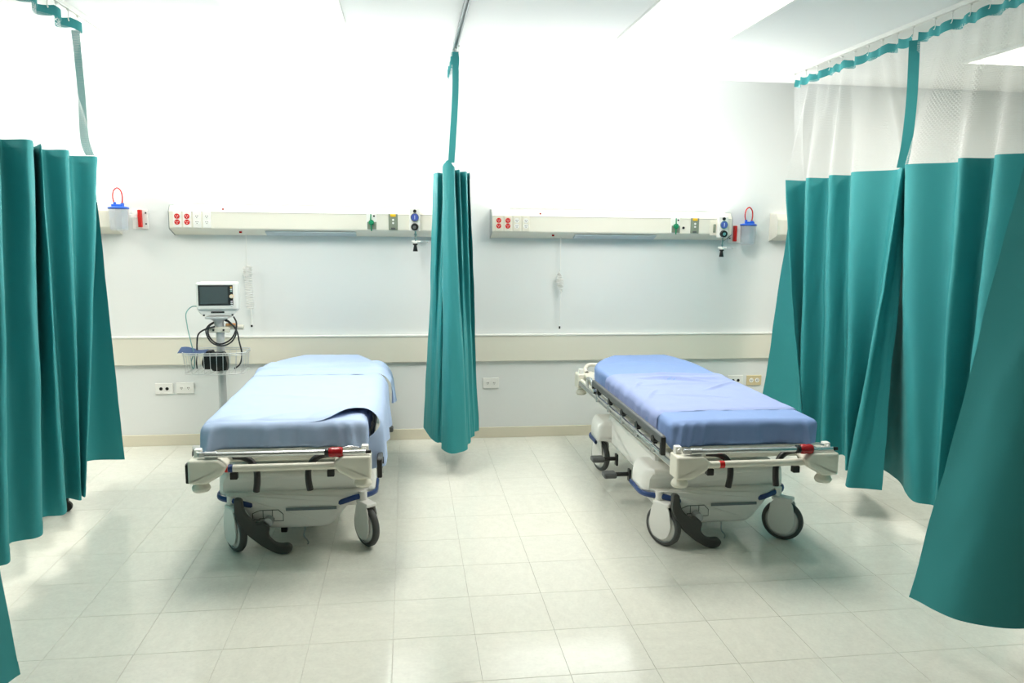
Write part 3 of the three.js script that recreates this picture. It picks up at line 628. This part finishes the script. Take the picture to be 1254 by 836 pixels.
// ------------------------------------------------------------------ patient monitor on its roll stand
{
  const X = -1.178, Z = .45;
  const s = thing('monitor_stand', 'grey roll stand with wire basket carrying the patient monitor', 'monitor stand', [X, 0, Z]);
  mk('pole', merge([cylY(.026, .86, 0, .50, 0, .024), cylY(.028, .05, -.005, .921, 0)]), M.poleGrey, s);
  mk('mount_head', merge([lathe([[.028, -.05], [.03, -.02], [.06, 0], [.06, .008], [0, .008]], 24).translate(-.005, .944, 0), rbox(.14, .014, .12, .004, -.005, .951, 0)]), M.poleGrey, s);
  const arms = []; for (let i = 0; i < 5; i++) { const a = i / 5 * Math.PI * 2 + .3; const b = rbox(.22, .026, .034, .008, .12, .085, 0); b.rotateY(a); arms.push(b); }
  mk('base_legs', merge([cylY(.05, .05, 0, .09, 0), ...arms]), M.poleGrey, s);
  for (let i = 0; i < 5; i++) {
    const a = i / 5 * Math.PI * 2 + .3, c = part('caster', s, [.215 * Math.cos(a), 0, -.215 * Math.sin(a)]); c.rotation.y = a + 1;
    mk('wheel', cylX(.034, .02, 0, .034, 0), M.rubber, c); mk('fork', rbox(.028, .03, .03, .005, 0, .062, 0), M.black, c);
  }
  mk('cable_bracket', merge([rbox(.13, .034, .03, .006, 0, .872, .02), cylX(.016, .11, .09, .885, .0)]), M.plateIvory, s);
  for (const dx of [-.032, .03]) mk('bolt', cylZ(.006, .006, dx, .872, .037), M.dark, s);
  mk('orange_handle', rbox(.06, .014, .03, .005, .07, .905, .01), mat(0xe8a468, .45), s);
  // wire basket
  const bk = part('basket', s, [-.01, 0, .06]);
  const hw = .165, hd = .10, y0 = .615, y1 = .745, loop = (y, k) => tube([[-hw * k, y, -hd], [hw * k, y, -hd], [hw * k + .01, y, 0], [hw * k, y, hd], [-hw * k, y, hd], [-hw * k - .01, y, 0]], .0032, 80, 6, true);
  mk('rim', merge([loop(y1, 1.06), loop(y1 - .012, 1.06)]), M.wire, bk); mk('floor_loop', loop(y0, 1), M.wire, bk);
  const ws = [];
  for (let i = 0; i <= 9; i++) { const x = -hw + i * hw * 2 / 9; for (const z of [-hd, hd]) ws.push(tube([[x * 1.06, y1, z], [x, y0, z]], .002, 2, 5)); ws.push(tube([[x, y0, -hd], [x, y0, hd]], .002, 2, 5)); }
  for (let i = 0; i <= 4; i++) { const z = -hd + i * hd / 2; for (const q of [-1, 1]) ws.push(tube([[q * hw * 1.07, y1, z], [q * hw, y0, z]], .002, 2, 5)); }
  for (const w of ws) mk('wire', w, M.wire, bk);

  const m = thing('patient_monitor', 'white patient monitor with dark screen on the roll stand', 'monitor', [X - .003, 1.075, Z]);
  m.rotation.y = .10;
  mk('housing', merge([rbox(.245, .175, .035, .014, 0, .012, .045), rbox(.24, .18, .11, .012, .004, .006, -.015)]), M.white, m);
  mk('chin', ext(roundPoly([[-.118, -.075], [.118, -.075], [.10, -.103], [-.10, -.103]], .008), .10, .006).translate(0, 0, -.05), M.plateWhite, m);
  mk('base_slot', rbox(.08, .012, .008, .003, 0, -.089, .048), M.dark, m);
  for (const dx of [-.085, .085]) mk('foot', cylY(.006, .012, dx, -.108, .03), M.dark, m);
  mk('bezel', rbox(.205, .128, .006, .004, -.006, .018, .062), M.bezel, m);
  mk('screen', rbox(.165, .108, .004, .002, -.016, .018, .0655), M.screen, m);
  const kn = mk('dial', cylZ(.0125, .014, .088, .012, .07), mat(0xf0d2a0, .4), m);
  mk('dial_face', cylZ(.009, .003, .088, .012, .0785), M.plateIvory, kn);
  [[.068, 0xf0c060], [.055, 0xe9eceb], [.044, 0x9fc4c4], [-.02, 0xd9c9d4], [-.033, 0xd7d9dc], [-.046, 0xe9eceb]].forEach(([y, c]) => mk('button', rbox(.012, .008, .006, .002, .087, y, .067), mat(c, .4), m));
  const cab = (name, label, pts, r, m2) => { const t = thing(name, label, 'cable', [X, 0, Z]); mk('strand', tube(pts, r, 90, 8), m2, t); };
  cab('sensor_cable', 'thin teal sensor cable arching from the monitor side into basket', [[-.12, 1.02, .02], [-.155, 1.02, .03], [-.185, .985, .05], [-.178, .90, .07], [-.155, .80, .09], [-.135, .70, .10], [-.14, .64, .12], [-.15, .68, .13], [-.14, .72, .12]], .0032, M.tealCable);
  cab('power_cable', 'coiled black cable looped round the monitor stand bracket', [[.09, .955, .02], [.108, .92, .03], [.105, .87, .045], [.07, .81, .05], [0, .785, .05], [-.055, .83, .045], [-.06, .89, .04], [.0, .925, -.035], [.07, .915, .03], [.11, .87, .045], [.08, .80, .06], [.02, .775, .06], [-.045, .80, .055], [-.075, .87, .045], [-.06, .90, .04], [0, .93, -.04], [.06, .925, .02], [.112, .865, .045], [.125, .80, .05], [.14, .72, .06], [.13, .66, .08], [.10, .635, .10]], .005, M.cable);
  cab('pressure_hose', 'black air hose dropping from the bracket to the wire basket', [[-.02, .895, .045], [-.075, .88, .045], [-.118, .85, .05], [-.128, .79, .06], [-.127, .73, .07], [-.125, .67, .10], [-.12, .64, .11]], .005, M.cable);
  const cf = thing('pressure_cuff', 'slate blue blood pressure cuff draped on the basket edge', 'cuff', [X, 0, Z]);
  mk('wrap', grid(24, 8, (u, v) => [-.225 + u * .165, .768 - .018 * u + .006 * Math.sin(u * 7 + v) - .03 * v * (1 - u * .6), .10 + .09 * (v - .5)]), M.cuff, cf);
  const ad = thing('power_adapter', 'black pouch standing in the wire basket', 'pouch', [X, 0, Z]);
  mk('pouch', (() => { const q = new THREE.BoxGeometry(.145, .115, .07, 20, 14, 8); const p = q.attributes.position; for (let i = 0; i < p.count; i++) { const x = p.getX(i), y = p.getY(i), z = p.getZ(i); const k = 1 - .18 * Math.pow(Math.abs(y) / .0575, 3); p.setXYZ(i, x * (1 + .10 * (-y / .0575)) * k + .004 * N(x * 30, y * 30, 1), y + (x < -.02 ? .012 : 0) + .006 * N(x * 22, 3, z * 22), z * k); } q.computeVertexNormals(); return q; })().translate(-.015, .68, .078), M.black, ad);
}
// rolling stool half hidden behind the left curtain: only one black caster shows under the hem
{
  const g = thing('rolling_stool', 'rolling stool behind a curtain, one black caster peeking under the hem', 'stool', [-2.04, 0, 1.30]);
  mk('seat', lathe([[0, .50], [.16, .50], [.18, .485], [.18, .455], [.16, .44], [0, .44]], 32), M.greyBar, g);
  mk('column', cylY(.022, .36, 0, .27, 0), M.steel, g);
  for (let i = 0; i < 5; i++) {
    const a = i / 5 * Math.PI * 2 + .12, l = part('leg', g); l.rotation.y = a;
    mk('arm', rbox(.24, .024, .03, .008, .12, .085, 0), M.black, l); mk('caster', merge([cylZ(.028, .022, .23, .028, 0), rbox(.024, .04, .026, .006, .23, .062, 0)]), M.black, l);
  }
}

scene.traverse(o => { if (o.isMesh) { o.castShadow = true; o.receiveShadow = true; } });
renderer.render(scene, camera);
